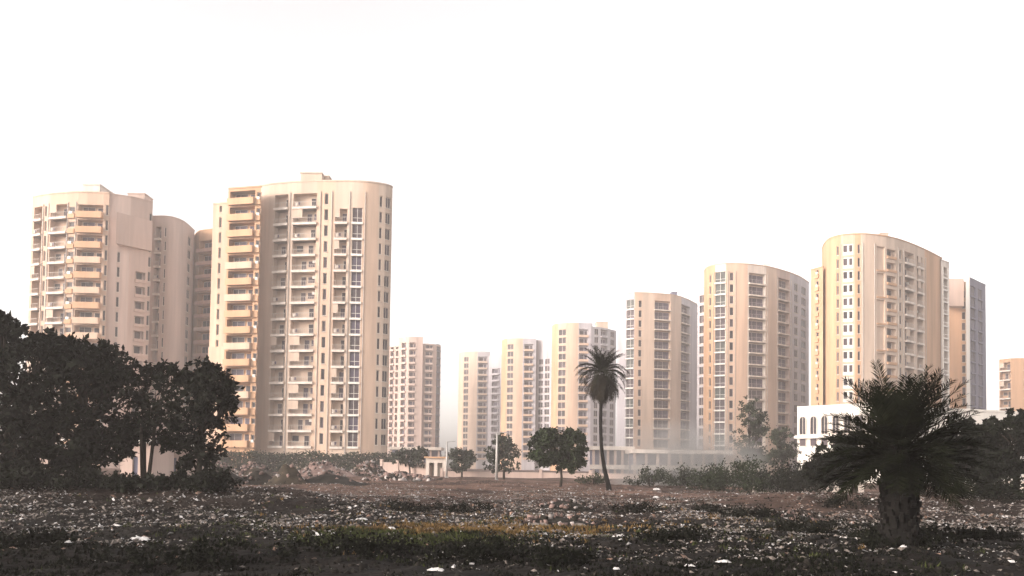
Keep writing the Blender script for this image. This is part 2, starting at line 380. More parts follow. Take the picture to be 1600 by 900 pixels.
# T1: the large tower left of centre
T = tower(490, 165, 'large near tower with orange balcony stack and curved beige facade left of centre')
block(T, [(357,294),(408,290.5)], 56.3, [(354.5,394,'O'),(396.5,404.5,'A')], 'orange', smooth=False, back=((-.5,3.6),))
block(T, [(406,289.5),(430,286),(460,283.5),(500,282),(540,281.8),(572,283),(598,286.5),(609,289),(613.5,292)], ZT,
      [(425,446,'B'),(454,491,'B'),(503,509,'S'),(520,539,'B',range(15)),(547,563,'G',range(15)),(589.5,594,'S'),(599,607,'S')], 'beige', back=((-4,13),), bands=((491,520,'peach'),(563,588,'peach')), pipes=(449.5,497,515,543,567))
block(T, [(333,318),(360,316)], 55.4, [(338,342,'S')], 'peach', smooth=False, back=((0,8),))
block(T, [(324,None,161),(350,None,160)], 24.9, [], 'peach', smooth=False, back=((0,4),), coping=False)
roofbox(T, 'lift_room', 470, 503, 271, 168, 6, 57); roofbox(T, 'stair_room', 503.5, 514, 276, 170, 4, 57)
# T0: far left tower
T = tower(170, 175, 'leftmost tower, half hidden by dark trees, with stepped blank right-hand walls')
block(T, [(51,307),(66,304),(85,301.5),(105,300),(128,299),(150,299.5),(171,301)], ZT,
      [(52.5,65,'B'),(69,72.5,'S'),(78,104,'B'),(107,116,'A'),(121,160,'O'),(164,169,'S')], 'peach', pipes=(67.3,75.5,105.3,118.5), zref=50, back=((.5,2),))
block(T, [(171,302),(205,307),(239,315)], ZT, [(184,189,'S',range(13)),(213,229,'N',range(12)),(232.5,238,'S')], 'pinkish', zref=50, smooth=False, back=((-.5,12),))
block(T, [(174,None,166.5),(212,None,170.5),(231,None,172.6)], 53.9, [(203,206,'A',())], 'pinkish', zb=47.3, smooth=False, back=((0,2.5),), coping=False)
block(T, [(230,337.5),(262,337.5),(280,342),(292,349),(304,360)], ZT, [(242,251,'B'),(256,259,'S'),(293,298,'S')], 'pinkish', zref=50, back=((-2,10),))
roofbox(T, 'lift_room', 130, 156, 289, 172, 6, 57, 'cream'); roofbox(T, 'stair_room', 200, 226, 303, 179, 4, 57, 'pinkish')
# between
T = tower(325, 200, 'narrow strip of a pink balcony tower between the two large left towers')
block(T, [(299,376),(306,365),(314,359),(325,356.5),(345,356)], ZT, [(308,337,'Q')], 'orange', zref=36, back=((2,10),))
# T2
T = tower(648, 355, 'far pinkish tower just right of the large near tower, with taller middle block')
block(T, [(606,541),(624,540)], 55, [(608.5,614,'b'),(617,622,'b')], 'pinkish', smooth=False, far=True, coping=False)
block(T, [(623,527.5),(640,526),(661,526.5)], ZT, [(626,633,'b'),(638,648,'b')], 'pinkish', far=True, back=((-2,12),), coping=False)
block(T, [(660,537),(674,537),(689,540)], 55.6, [(663,675,'b'),(681,687,'H')], 'pinkish', far=True, back=((-2,10),), coping=False)
# T3
T = tower(750, 395, 'smallest and farthest tower in the gap at the middle of the estate')
block(T, [(717,552),(724,550),(745,549),(766,549.5)], ZT, [(724,731,'w'),(746,760,'b')], 'beige', bands=((715,723,'peach'),(745,770,'lilac')), far=True, back=((-1,10),), coping=False)
block(T, [(764,556),(783.5,554)], 56, [(768,780,'b',range(14))], 'lilac', far=True, smooth=False, back=((-1,8),), coping=False)
# T4
T = tower(822, 355, 'pale tower behind the small round tree, second of the right-hand row')
block(T, [(784,532),(791,529.5),(808,528.5),(838,529)], ZT, [(792,801,'w'),(818,832,'b')], 'peach', bands=((780,791,'orange'),(816,840,'lilac')), far=True, back=((-1,10),), coping=False)
block(T, [(836,531),(861.5,528.5)], ZT, [(841,848,'w',range(14)),(851,858,'w',range(14))], 'lilac', far=True, smooth=False, back=((0,8),), coping=False)
# T5
T = tower(910, 315, 'peach tower standing directly behind the crown of the tall palm')
block(T, [(862.5,509),(868,506),(880,504.5),(900,504),(926,505)], ZT, [(872,883,'w'),(904,918,'b')], 'peach', bands=((860,871,'orange'),(903,930,'lilac')), far=True, back=((0,10),), coping=False)
block(T, [(924,510),(945,512),(963,517)], 56.5, [(928,934,'w'),(938,948,'b'),(953,959,'w')], 'lilac', far=True, smooth=False, back=((1,8),), coping=False)
roofbox(T, 'lift_room', 932, 950, 503.5, 326, 6, 56, 'beige')
# T6
T = tower(1030, 262, 'tower just right of the tall palm with a pale glazed left corner')
block(T, [(965,461.5),(975,459),(991.5,456.5)], ZT, [(978,990,'G')], 'lilac', far=True, smooth=False, back=((1,2),))
block(T, [(991.5,456.5),(1010,457),(1030,458.2),(1052,460.5),(1072,466),(1091,476)], ZT, [(997,1002,'S'),(1022,1047,'V'),(1064,1077,'V')], 'peach', back=((2,8),), bands=((1003,1022,'beige'),(1047,1064,'beige'),(1064,1100,'lilac')))
roofbox(T, 'water_tank', 1050, 1058, 457, 272, 3, 57, 'greyw')
# T7
T = tower(1180, 228, 'middle tower of the right row with orange left edge and violet balconies above the smoke')
block(T, [(1090,450),(1103,447)], ZT, [(1092.5,1099,'w')], 'lilac', far=True, smooth=False, back=((1,5),))
block(T, [(1100,423),(1105,417),(1117,413),(1135,411),(1167,411.8),(1200,416),(1230,424),(1250,432),(1264,441)], ZT,
      [(1108,1111,'S'),(1117,1133,'G'),(1140,1146,'S'),(1170,1196,'V'),(1216,1233,'V'),(1241,1246.5,'S'),(1252,1259,'S')], 'peach', zref=40, far=True, back=((3,10),), bands=((1095,1117,'orange'),(1117,1134,'cream'),(1168,1197,'cream'),(1197,1214,'beige'),(1214,1234,'pinkish'),(1234,1270,'lilac')), pipes=(1115,1137,1149,1199,1214,1236))
roofbox(T, 'water_tank', 1194, 1203, 413, 240, 3, 57, 'white')
# T8
T = tower(1390, 200, 'largest right-hand tower with rounded orange nose and stepped rear wing')
block(T, [(1267,421),(1286,416)], 52, [(1275,1279,'A')], 'orange', smooth=False, back=((1,8),), floors=range(15))
block(T, [(1284,389),(1288,380),(1297,371.5),(1315,366.5),(1340,364.5),(1362,365.5),(1390,369.5),(1420,378.5),(1450,391.5),(1472,403)], ZT,
      [(1307,1310.5,'S'),(1317,1333,'P'),(1340,1344.5,'S'),(1370,1383,'R'),(1386,1400,'N'),(1405.5,1409,'S'),(1414,1428,'B'),(1433,1442,'B')], 'orange', zref=45, back=((3,8),), bands=((1314,1336,'peach'),(1345,1445,'beige')), pipes=(1313.5,1348,1366,1403,1411,1446))
block(T, [(1470,405),(1483,410)], 57.6, [(1472.5,1481,'F')], 'cream', zref=45, smooth=False, back=((1,6),))
block(T, [(1480,441),(1510,440)], ZT, [(1503,1509,'S')], 'orange', zref=45, smooth=False, back=((1,8),))
block(T, [(1479,None,233.5),(1507,None,233.5)], 58.6, [], 'pinkish', zb=50.5, smooth=False, back=((0,3),), coping=False)
block(T, [(1509,431),(1515,431)], ZT, [], 'white', smooth=False, back=((1,6),), coping=False)
block(T, [(1514.5,433),(1540,445)], ZT, [(1516.5,1524,'H'),(1528,1535,'H')], 'greyw', zref=45, smooth=False, back=((2,6),))  # right-facing side: its shadow is put into the dark grey wall colour
roofbox(T, 'lift_room', 1376, 1388, 365, 206, 5, 57, 'beige')
# T9
T = empty('apartment_block', (xat(1600,277),277,0), 'orange mid-rise block cut off by the right edge of the picture', 'building')
block(T, [(1561,562),(1580,560),(1660,558)], 41, [(1563,1579,'B',range(11)),(1600,1620,'B',range(11))], 'orange', smooth=False, back=((2,10),))

# ------------------------------------------------------------------ low buildings and walls
# white building with arched windows, right
WB = empty('arcaded_building', (xat(1300,118),118,0), 'low white building with arched windows half hidden by the squat date palm', 'building')
def arch_building():
    T = WB; base = T.location
    A = at_depth(1246, 640, 122); B = at_depth(1425, 640, 109); C = at_depth(1640, 640, 118)
    zt = zat(1246, 636, 122)
    block(T, [(1246,None,122),(1425,None,109)], zt, [], 'white', smooth=False, back=((4,3),), coping=True)
    block(T, [(1425,None,109.4),(1640,None,117)], zat(1560,641,113), [], 'white', smooth=False, back=((2,8),), coping=True)
    t = Vector((B.x-A.x, B.y-A.y)); L = t.length; t.normalize(); rz = math.atan2(t.y, t.x)
    # arched windows: surround with a semicircular head, recessed dark pane and sill rail
    w, h = .95, 2.65
    v, f = [], []
    n = 10; out = []
    for k in range(n+1):
        a = math.pi*(1-k/n); out.append((w/2+math.cos(a)*w/2, h-w/2+math.sin(a)*w/2))
    pane_v = [(0,-.03,0)]+[(x,-.03,z) for x, z in out]+[(w,-.03,0)]
    pane = py_mesh('pane', pane_v, [tuple(range(len(pane_v)))], [M['glass']])
    ring_in = [(0,0)]+out+[(w,0)]; g = .13
    ring_out = [(-g,0)]+[(w/2+(x-w/2)*(1+2*g/w), h-w/2+(z-h+w/2)*(1+2*g/w)) for x, z in out]+[(w+g,0)]
    for ri, ro in zip(ring_in, ring_out):
        v += [(ri[0],-.02,ri[1]),(ri[0],-.16,ri[1]),(ro[0],-.16,ro[1]),(ro[0],-.02,ro[1])]
    for i in range(len(ring_in)-1):
        for k in range(4): f.append((i*4+k, i*4+4+k, i*4+4+(k+1)%4, i*4+(k+1)%4))
    fr = py_mesh('window', v, f, [M['cream']])
    sill = boxes('sill', [(-g-.1,w+g+.1,-.2,-.02,-.14,-.003),(w*.47,w*.53,-.1,-.035,0,h-.02)], [M['cream']])
    low = boxes('window', [(-.08,0,-.12,-.02,0,1.1),(w,w+.08,-.12,-.02,0,1.1),(-.08,w+.08,-.12,-.02,1.1,1.2),(-.12,w+.12,-.16,-.02,-.12,0)], [M['cream']])
    lowp = boxes('pane', [(0,w,-.05,-.02,0,1.1)], [M['glass2']])
    z1 = zat(1250, 679, 122); z0 = zat(1250, 697, 122); k = 0
    while .55+k*1.75 < L-1.2:
        p = Vector((A.x, A.y))+t*(.45+k*1.75)
        o = link('window', fr, T, (p.x-base.x, p.y-base.y, z1), rz); link('pane', pane, o); link('sill', sill, o)
        o = link('window', low, T, (p.x-base.x, p.y-base.y, z0), rz); link('pane', lowp, o); k += 1
    zs = zat(1250, 685, 122)
    link('canopy', boxes('canopy', [(-.15,L+.1,-.7,-.01,zs-.05,zs+.4)], [M['white']]), T, (A.x-base.x, A.y-base.y, 0), rz)
arch_building()

# podium roofs beyond the smoke
def podium(label, px0, px1, ptop, D, ncol):
    T = empty('podium_building', (xat((px0+px1)/2, D), D, 0), label, 'building'); b = T.location
    x0, x1 = xat(px0, D)-b.x, xat(px1, D)-b.x; z = zat(px0, ptop, D)
    link('roof_slab', boxes('roof_slab', [(x0,x1,-1.5,10,z-.9,z)], [M['cream']]), T)
    link('wall', boxes('wall', [(x0+1,x1-1,2.5,9.5,0,z-.903)], [M['greyw']]), T)
    cm = boxes('column', [(-.3,.3,-.3,.3,0,z-.9)], [M['pinkish']])
    for k in range(ncol): link('column', cm, T, (x0+1+(x1-x0-2)*k/(ncol-1), 0, 0))
    link('parapet', boxes('parapet', [(x0-.05,x1+.05,-1.62,-1.4,1.2,2.3)], [M['cream']]), T)
podium('flat pale podium roof between the small round tree and the tall palm foot', 921, 990, 697, 196, 6)
podium('long low podium with dark open front behind the smoke', 985, 1142, 702, 186, 9)
podium('low grey podium at the foot of the far pinkish tower', 606, 690, 698, 260, 7)

# sheds behind the left trees
def shed(label, px0, px1, ptop, D, wm, dep=5):
    T = empty('shed', (xat((px0+px1)/2, D), D, 0), label, 'shed'); b = T.location
    x0, x1 = xat(px0, D)-b.x, xat(px1, D)-b.x; z = zat(px0, ptop, D); w = x1-x0
    link('wall', boxes('wall', [(x0,x0+w*.38,0,dep,-.3,z),(x0+w*.38,x0+w*.55,0,dep,2.1,z),(x0+w*.55,x1,0,dep,-.3,z),(x0+w*.38,x0+w*.55,dep-.3,dep-.01,-.3,2.1)], [M[wm]]), T)
    link('roof', boxes('roof', [(x0-.5,x1+.5,-.7,dep+.4,z+.002,z+.32)], [M['white']]), T)
    link('door', boxes('door', [(x0+w*.39,x0+w*.54,.2,.27,-.1,2.05)], [M['greyw']]), T)
shed('long white-roofed shed glimpsed between the trunks of the left trees', 188, 238, 692, 78, 'pinkish')
shed('small white-roofed shed at the right end of the left tree clump', 256, 292, 696, 84, 'pinkish')
shed('pink-walled shed low behind the leftmost tree', 30, 86, 697, 86, 'pinkish')

def wall_run(name, label, px0, px1, D0, D1, ztop, m, post=0, cat='wall'):
    a, b = at_depth(px0, 728, D0), at_depth(px1, 728, D1); t = Vector((b.x-a.x, b.y-a.y)); L = t.length
    T = empty(name, (a.x, a.y, 0), label, cat); T.rotation_euler.z = math.atan2(t.y, t.x)
    link('panel', boxes('panel', [(0,L,0,.2,-.3,ztop)], [M[m]]), T)
    link('coping', boxes('coping', [(-.05,L+.05,-.06,.26,ztop+.002,ztop+.1)], [M[m]]), T)
    if post:
        pm = boxes('post', [(-.2,.2,-.12,.33,-.3,ztop+.45),(-.26,.26,-.18,.39,ztop+.452,ztop+.56)], [M[m]])
        n = max(2, int(L/post))
        for k in range(n+1): link('post', pm, T, (L*k/n, 0, 0))
    return T
wall_run('boundary_wall', 'long low whitish boundary wall behind the round tree and tall palm', 690, 1000, 118, 118, .7, 'pinkish', 6)
wall_run('boundary_wall', 'low grey post-and-panel wall in front of the far pinkish tower', 596, 672, 124, 122, 1.9, 'pinkish', 2.4)
wall_run('boundary_wall', 'sunny yellow strip of low wall under the dark trees at far right', 1518, 1660, 62, 60, 1.0, 'cream', 0)
wall_run('boundary_wall', 'pale low wall behind the bushes left of the squat date palm', 1180, 1345, 60, 58, 1.05, 'cream', 3.2)
# gatehouse
def gatehouse():
    D = 121; T = empty('gatehouse', (xat(681, D), D, 0), 'tiny yellowish gatehouse with arched openings beside the left lamp pole', 'gatehouse')
    w = 3.0; z = zat(681, 716, D)
    link('wall', boxes('wall', [(-w/2,w/2,1.6,1.8,0,z),(-w/2,-w/2+.5,0,1.6,0,z),(w/2-.5,w/2,0,1.6,0,z),(-.25,.25,0,.5,0,z),(-w/2+.5,-.25,0,.4,z-.7,z),(.25,w/2-.5,0,.4,z-.7,z)], [M['cream']]), T)
    link('roof', boxes('roof', [(-w/2-.25,w/2+.25,-.3,2.1,z+.002,z+.25)], [M['orange']]), T)
gatehouse()
# lamp poles
M['pole'] = mat('galvanised_pole', (.40,.38,.36), rough=.5, var=.1, scale=3, metallic=.3)
def pole(label, px, ptop, pbot, D, r=.13):
    x = xat(px, D); z = zat(px, ptop, D); v, f = [], []
    T = empty('lamp_pole', (x, D, 0), label, 'lamp pole', 'lamp poles along the boundary wall')
    tube(v, f, [(0,0,-.2),(0,0,z*.5),(0,0,z)], [r*1.25, r, r*.75], 8); link('shaft', py_mesh('shaft', v, f, [M['pole']], smooth=True), T)
    v, f = [], []; tube(v, f, [(0,0,z-.25),(.25,0,z-.02),(.7,0,z+.06)], [.045]*3, 6); link('arm', py_mesh('arm', v, f, [M['pole']], smooth=True), T)
    link('lamp_head', boxes('lamp_head', [(.65,1.2,-.1,.1,z,z+.1),(.7,1.15,-.07,.07,z-.03,z-.002)], [M['pole']]), T)
    link('base_plate', boxes('base_plate', [(-.25,.25,-.25,.25,-.1,.08)], [M['pole']]), T)
pole('pale lamp pole beside the tiny yellowish gatehouse', 698, 690, 748, 112)
pole('taller pale lamp pole in front of the hazy bushy tree', 776, 676, 750, 92)

# ------------------------------------------------------------------ vegetation
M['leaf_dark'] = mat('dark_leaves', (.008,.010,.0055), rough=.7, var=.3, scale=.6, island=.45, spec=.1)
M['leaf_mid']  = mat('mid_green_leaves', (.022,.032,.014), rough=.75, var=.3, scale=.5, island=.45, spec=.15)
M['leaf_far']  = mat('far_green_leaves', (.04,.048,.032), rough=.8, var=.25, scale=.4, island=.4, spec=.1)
M['bark']      = mat('dark_bark', (.035,.028,.022), rough=.95, var=.3, scale=3, stretch=(1,1,.3), bump=.5)
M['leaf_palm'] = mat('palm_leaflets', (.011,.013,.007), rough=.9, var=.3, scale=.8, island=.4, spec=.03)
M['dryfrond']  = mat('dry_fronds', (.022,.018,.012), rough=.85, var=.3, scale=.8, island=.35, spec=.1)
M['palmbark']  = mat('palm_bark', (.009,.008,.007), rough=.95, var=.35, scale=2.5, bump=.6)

def leaves(centres, sig, n, size, aspect=.55, droop=.25):
    """n leaves (rhombus, slightly folded) round clump centres"""
    c = np.asarray(centres); idx = NR.integers(0, len(c), n)
    s = np.asarray(sig)[idx] if np.ndim(sig) else np.full(n, sig)
    p = c[idx]+NR.normal(0, 1, (n, 3))*s[:, None]*np.array([1, 1, .75])
    d = NR.normal(0, 1, (n, 3)); d[:, 2] -= droop; d /= np.linalg.norm(d, axis=1)[:, None]
    e = np.cross(d, NR.normal(0, 1, (n, 3))); e /= np.linalg.norm(e, axis=1)[:, None]+1e-9
    L = (size*NR.uniform(.6, 1.35, n))[:, None]; b = e*L*aspect*.5
    V = np.stack([p, p+d*L*.45+b, p+d*L, p+d*L*.45-b], axis=1)
    return V.reshape(-1, 3)

def tree(name, label, px, D, lobes, trunk_h, n, size, leafm='leaf_dark', tr=.2, trunks=1, cat='tree', group=None, clumps=26, seed=1, wispy=.35):
    """lobes: list of (px, py, rx_px, ry_px, ddepth) seen from the camera; turned into real ellipsoids at depth D"""
    rnd = random.Random(seed); x = xat(px, D); g = gh(x, D)
    T = empty(name, (x, D, g), label, cat, group)
    k = D/F; C, S = [], []
    tv, tf = [], []
    fork = [Vector(((i-(trunks-1)/2)*tr*5*rnd.uniform(.8,1.3), rnd.uniform(-.2,.2)*trunks, trunk_h*rnd.uniform(.85,1.1))) for i in range(trunks)]
    for i, fk in enumerate(fork):
        st = Vector((fk.x*.25, fk.y*.3, -.3)); md = st.lerp(fk, .5)+Vector((rnd.uniform(-.1,.1), 0, 0))
        tube(tv, tf, [st, md, fk], [tr*1.25, tr*.95, tr*.8], 8)
    br_v, br_f = [], []
    for (lx, ly, rx, ry, dd) in lobes:
        P = at_depth(lx, ly, D+dd); c = Vector((P.x-x, P.y-D, P.z-g)); a, b = rx*k, ry*k
        ctr = []
        for j in range(clumps):
            u = Vector((rnd.gauss(0,1), rnd.gauss(0,1), rnd.gauss(0,1))).normalized()*rnd.uniform(.35, 1.0)**.6
            ctr.append(c+Vector((u.x*a, u.y*min(a,b)*.95, u.z*b)))
        C += [tuple(q) for q in ctr for _ in (0,1)]; S += [min(a,b)*rnd.uniform(.09,.22) for q in ctr for _ in (0,1)]
        fk = min(fork, key=lambda q: (q-c).length)
        hub = fk.lerp(c, .55)+Vector((rnd.uniform(-.2,.2), rnd.uniform(-.2,.2), -.1))
        tube(br_v, br_f, [fk, fk.lerp(hub,.5)+Vector((0,0,.12)), hub, c], [tr*.62, tr*.5, tr*.36, tr*.16], 6)
        for q in ctr[::2]: tube(br_v, br_f, [hub, hub.lerp(q,.55)+Vector((rnd.uniform(-.15,.15), 0, rnd.uniform(-.1,.2))), q], [tr*.22, tr*.14, tr*.04], 5)
    link('trunk', py_mesh('trunk', tv, tf, [M['bark']], smooth=True), T)
    link('limbs', py_mesh('limbs', br_v, br_f, [M['bark']], smooth=True), T)
    xs_ = [c for c in C]
    if wispy:
        for (lx, ly, rx, ry, dd) in lobes:
            for j in range(7):
                a_ = rnd.uniform(-.4, 3.5); P = at_depth(lx+math.cos(a_)*rx*rnd.uniform(1.0,1.25), ly-math.sin(a_)*ry*rnd.uniform(1.0,1.28), D+dd+rnd.uniform(-.4,.4)*rx*k)
                C.append((P.x-x, P.y-D, P.z-g)); S.append(min(rx,ry)*k*rnd.uniform(.04,.09))
    V = leaves(C, S, n, size)
    link('crown', np_mesh('crown', V, 4, [M[leafm]]), T)
    return T

GL = 'dark trees at the left'
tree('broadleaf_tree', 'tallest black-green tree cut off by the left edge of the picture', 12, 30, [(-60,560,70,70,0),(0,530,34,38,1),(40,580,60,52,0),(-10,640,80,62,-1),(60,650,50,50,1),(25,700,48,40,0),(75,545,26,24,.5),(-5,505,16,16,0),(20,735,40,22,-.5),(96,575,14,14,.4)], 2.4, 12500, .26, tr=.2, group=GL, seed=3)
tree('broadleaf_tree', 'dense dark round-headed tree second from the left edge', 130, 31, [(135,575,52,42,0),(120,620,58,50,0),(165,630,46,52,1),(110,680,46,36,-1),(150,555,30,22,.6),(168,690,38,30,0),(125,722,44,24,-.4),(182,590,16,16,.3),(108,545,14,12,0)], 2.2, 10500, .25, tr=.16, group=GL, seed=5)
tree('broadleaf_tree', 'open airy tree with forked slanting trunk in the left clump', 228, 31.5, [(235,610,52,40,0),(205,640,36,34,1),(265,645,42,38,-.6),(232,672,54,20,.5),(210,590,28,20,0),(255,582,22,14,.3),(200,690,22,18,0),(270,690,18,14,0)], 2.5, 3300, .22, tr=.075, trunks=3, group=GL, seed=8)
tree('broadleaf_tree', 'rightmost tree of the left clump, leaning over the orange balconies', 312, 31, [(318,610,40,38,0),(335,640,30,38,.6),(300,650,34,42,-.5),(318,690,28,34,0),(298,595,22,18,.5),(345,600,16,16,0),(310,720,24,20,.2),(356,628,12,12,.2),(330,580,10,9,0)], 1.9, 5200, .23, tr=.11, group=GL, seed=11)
tree('broadleaf_tree', 'small round green tree with bare straight trunk left of the tall palm', 876, 61, [(870,698,34,25,0),(850,706,21,24,.4),(895,708,20,25,-.4),(872,724,34,15,0),(884,684,24,14,.4),(856,688,18,14,0)], 1.7, 14000, .24, 'leaf_mid', tr=.10, seed=14)
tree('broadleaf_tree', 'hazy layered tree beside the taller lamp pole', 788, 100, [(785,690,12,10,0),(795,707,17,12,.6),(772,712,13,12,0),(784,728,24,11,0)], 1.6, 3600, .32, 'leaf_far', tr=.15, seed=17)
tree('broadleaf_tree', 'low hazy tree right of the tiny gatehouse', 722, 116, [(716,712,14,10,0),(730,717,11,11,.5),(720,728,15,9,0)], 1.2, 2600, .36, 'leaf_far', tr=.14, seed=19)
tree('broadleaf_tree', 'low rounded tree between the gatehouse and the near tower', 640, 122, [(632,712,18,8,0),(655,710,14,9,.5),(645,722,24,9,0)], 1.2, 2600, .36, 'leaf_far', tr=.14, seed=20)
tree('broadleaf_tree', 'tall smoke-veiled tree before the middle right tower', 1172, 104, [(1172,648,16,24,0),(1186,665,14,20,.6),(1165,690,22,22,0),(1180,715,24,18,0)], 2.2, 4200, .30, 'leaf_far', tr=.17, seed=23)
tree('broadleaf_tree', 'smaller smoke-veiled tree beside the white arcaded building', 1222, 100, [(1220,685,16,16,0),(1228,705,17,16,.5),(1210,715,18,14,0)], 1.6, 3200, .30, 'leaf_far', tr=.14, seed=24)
GR = 'dark trees behind the squat date palm'
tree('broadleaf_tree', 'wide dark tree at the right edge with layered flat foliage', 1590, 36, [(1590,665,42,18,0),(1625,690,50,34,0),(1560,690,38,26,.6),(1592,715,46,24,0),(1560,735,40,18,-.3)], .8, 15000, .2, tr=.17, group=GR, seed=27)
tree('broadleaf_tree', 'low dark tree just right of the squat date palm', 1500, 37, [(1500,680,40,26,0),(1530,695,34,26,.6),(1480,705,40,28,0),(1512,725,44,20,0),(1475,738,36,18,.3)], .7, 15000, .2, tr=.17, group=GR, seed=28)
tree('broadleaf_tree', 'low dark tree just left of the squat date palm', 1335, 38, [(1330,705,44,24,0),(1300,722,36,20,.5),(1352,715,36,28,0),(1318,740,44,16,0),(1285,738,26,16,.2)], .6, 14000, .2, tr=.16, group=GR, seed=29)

# shrubs: multi-stemmed low growth in front of and under the smoke
def shrub(label, px, D, w, h, n, size, leafm, seed, group=None):
    rnd = random.Random(seed); x = xat(px, D); g = gh(x, D)
    T = empty('shrub', (x, D, g), label, 'shrub', group); tv, tf, C = [], [], []
    for j in range(14):
        a = rnd.uniform(0, 6.28); r = w*.5*rnd.uniform(.1,1)**.6; z = h*rnd.uniform(.35,.95)*(1-.45*(r/(w*.5))**2)
        p = Vector((math.cos(a)*r, math.sin(a)*r*.8, z)); C += [tuple(p), tuple(p*.62)]
        tube(tv, tf, [(p.x*.1,p.y*.1,-.1), (p.x*.5,p.y*.5,z*.6), p], [.03,.02,.008], 5)
    link('stems', py_mesh('stems', tv, tf, [M['bark']]), T)
    V = leaves(C, [h*.14]*len(C), n, size, droop=0)
    V[:, 2] = np.maximum(V[:, 2], -.02); link('foliage', np_mesh('foliage', V, 4, [M[leafm]]), T)
for i, (px, D, w, h, n, sz, lm, lab) in enumerate([
    (1018, 72, 4.2, 1.7, 1500, .2, 'leaf_far', 'pale smoky shrub nearest the foot of the tall palm'),
    (1062, 76, 4.6, 2.0, 1700, .2, 'leaf_far', 'pale smoky shrub in the thickest of the smoke'),
    (1104, 66, 4.4, 2.4, 2600, .19, 'leaf_mid', 'green shrub at the right edge of the smoke'),
    (1142, 62, 4.0, 2.3, 2600, .18, 'leaf_mid', 'low green shrub right of the smoke'),
    (1190, 59, 4.2, 2.8, 3200, .19, 'leaf_mid', 'grey-green shrub below the tall smoke-veiled tree'),
    (1232, 54, 3.8, 2.7, 3400, .18, 'leaf_dark', 'dark shrub under the white arcaded building'),
    (1272, 51, 4.0, 3.0, 3800, .18, 'leaf_dark', 'dark shrub at the lower left of the squat date palm'),
    (1450, 36, 3.4, 1.5, 2600, .16, 'leaf_dark', 'dark shrub right of the squat date palm trunk'),
    (1560, 35, 4.2, 1.0, 2600, .16, 'leaf_dark', 'dark shrub below the yellow wall strip at far right'),
    (20, 29, 2.8, .9, 1500, .18, 'leaf_dark', 'dark shrub at the foot of the leftmost tree'),
    (105, 29, 2.8, .8, 1500, .18, 'leaf_dark', 'dark shrub between the two leftmost trunks'),
    (188, 29, 2.4, .7, 1300, .18, 'leaf_dark', 'dark shrub left of the forked slanting trunk'),
    (268, 29, 2.4, .7, 1300, .18, 'leaf_dark', 'dark shrub right of the forked slanting trunk'),
    (332, 29, 2.0, .8, 1400, .18, 'leaf_dark', 'dark rounded shrub below the rightmost left tree'),
    (925, 70, 2.6, 1.1, 900, .17, 'leaf_mid', 'small green shrub between round tree and tall palm')]):
    shrub(lab, px, D, w, h, n, sz, lm, 40+i, 'shrubs on the waste ground')

# clipped hedge at the foot of the large tower
def hedge():
    D = 146; x0, x1 = xat(335, D), xat(622, D); L = x1-x0
    T = empty('hedge', (x0, D, 0), 'dark green hedge along the foot of the large near tower', 'hedge')
    rnd = random.Random(5); C = []; tv, tf = [], []
    for k in range(150):
        x = L*k/149; hgt = 3.3+.8*noise.noise((x*.25, 2, 0))+rnd.uniform(-.2,.3)
        for z in (.7, 1.7, 2.6, hgt): C.append((x+rnd.uniform(-.2,.2), rnd.uniform(-.7,.7), z-.3))
        if k % 4 == 0: tube(tv, tf, [(x,0,-.1),(x+.1,0,hgt*.5),(x,.1,hgt*.9)], [.1,.07,.03], 5)
    link('stems', py_mesh('stems', tv, tf, [M['bark']]), T)
    link('foliage', np_mesh('foliage', leaves(C, .42, 15000, .42), 4, [M['leaf_mid']]), T)
hedge()
# far tree line seen through the gaps between towers
def treeline():
    C = []; rnd = random.Random(9)
    for k in range(420):
        x = rnd.uniform(-330, 330); h = 9+4*noise.noise((x*.03,0,1))
        for j in range(3): C.append((x+rnd.gauss(0,2), 560+rnd.uniform(-25,25), rnd.uniform(1,h)))
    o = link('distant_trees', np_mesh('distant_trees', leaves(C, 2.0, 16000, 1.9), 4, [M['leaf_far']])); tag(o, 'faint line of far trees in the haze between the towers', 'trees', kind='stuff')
treeline()

# ------------------------------------------------------------------ palms
def frond(V, base, az, el, length, droop, width, nl, rnd, rv, rf, rr=.02, vshape=.5, lw=.045):
    """arching rachis with two ranks of narrow leaflets"""
    pts = []; p = Vector(base); e = el; seg = 9; ds = length/seg
    hd = Vector((math.cos(az), math.sin(az), 0)); tw = rnd.uniform(-.25,.25)
    for i in range(seg+1):
        pts.append(p.copy()); d = hd*math.cos(e)+Vector((0,0,math.sin(e))); p = p+d*ds; e -= droop/seg*(1+.8*i/seg)
    tube(rv, rf, pts, [rr*(1-.8*i/seg) for i in range(seg+1)], 5)
    for i in range(nl):
        t = .12+.88*(i+.5)/nl; q = t*seg; k = min(int(q), seg-1); c = pts[k].lerp(pts[k+1], q-k); tg = (pts[k+1]-pts[k]).normalized()
        side = tg.cross(Vector((0,0,1)));  side = side.normalized() if side.length > .05 else hd.cross(Vector((0,0,1)))
        up = side.cross(tg).normalized(); l = width*(.45+.75*math.sin(math.pi*min(1,t*.93+.06)))*rnd.uniform(.8,1.15)
        for s in (-1, 1):
            d = (side*s*.72+tg*rnd.uniform(.55,.85)+up*(vshape*rnd.uniform(.2,1)-.25)+side*tw*.2).normalized()
            tip = c+d*l+Vector((0,0,-.12*l)); b = tg*max(.012, l*lw); m_ = c.lerp(tip,.45)
            V += [c-b*.5, m_-b, tip, m_+b]

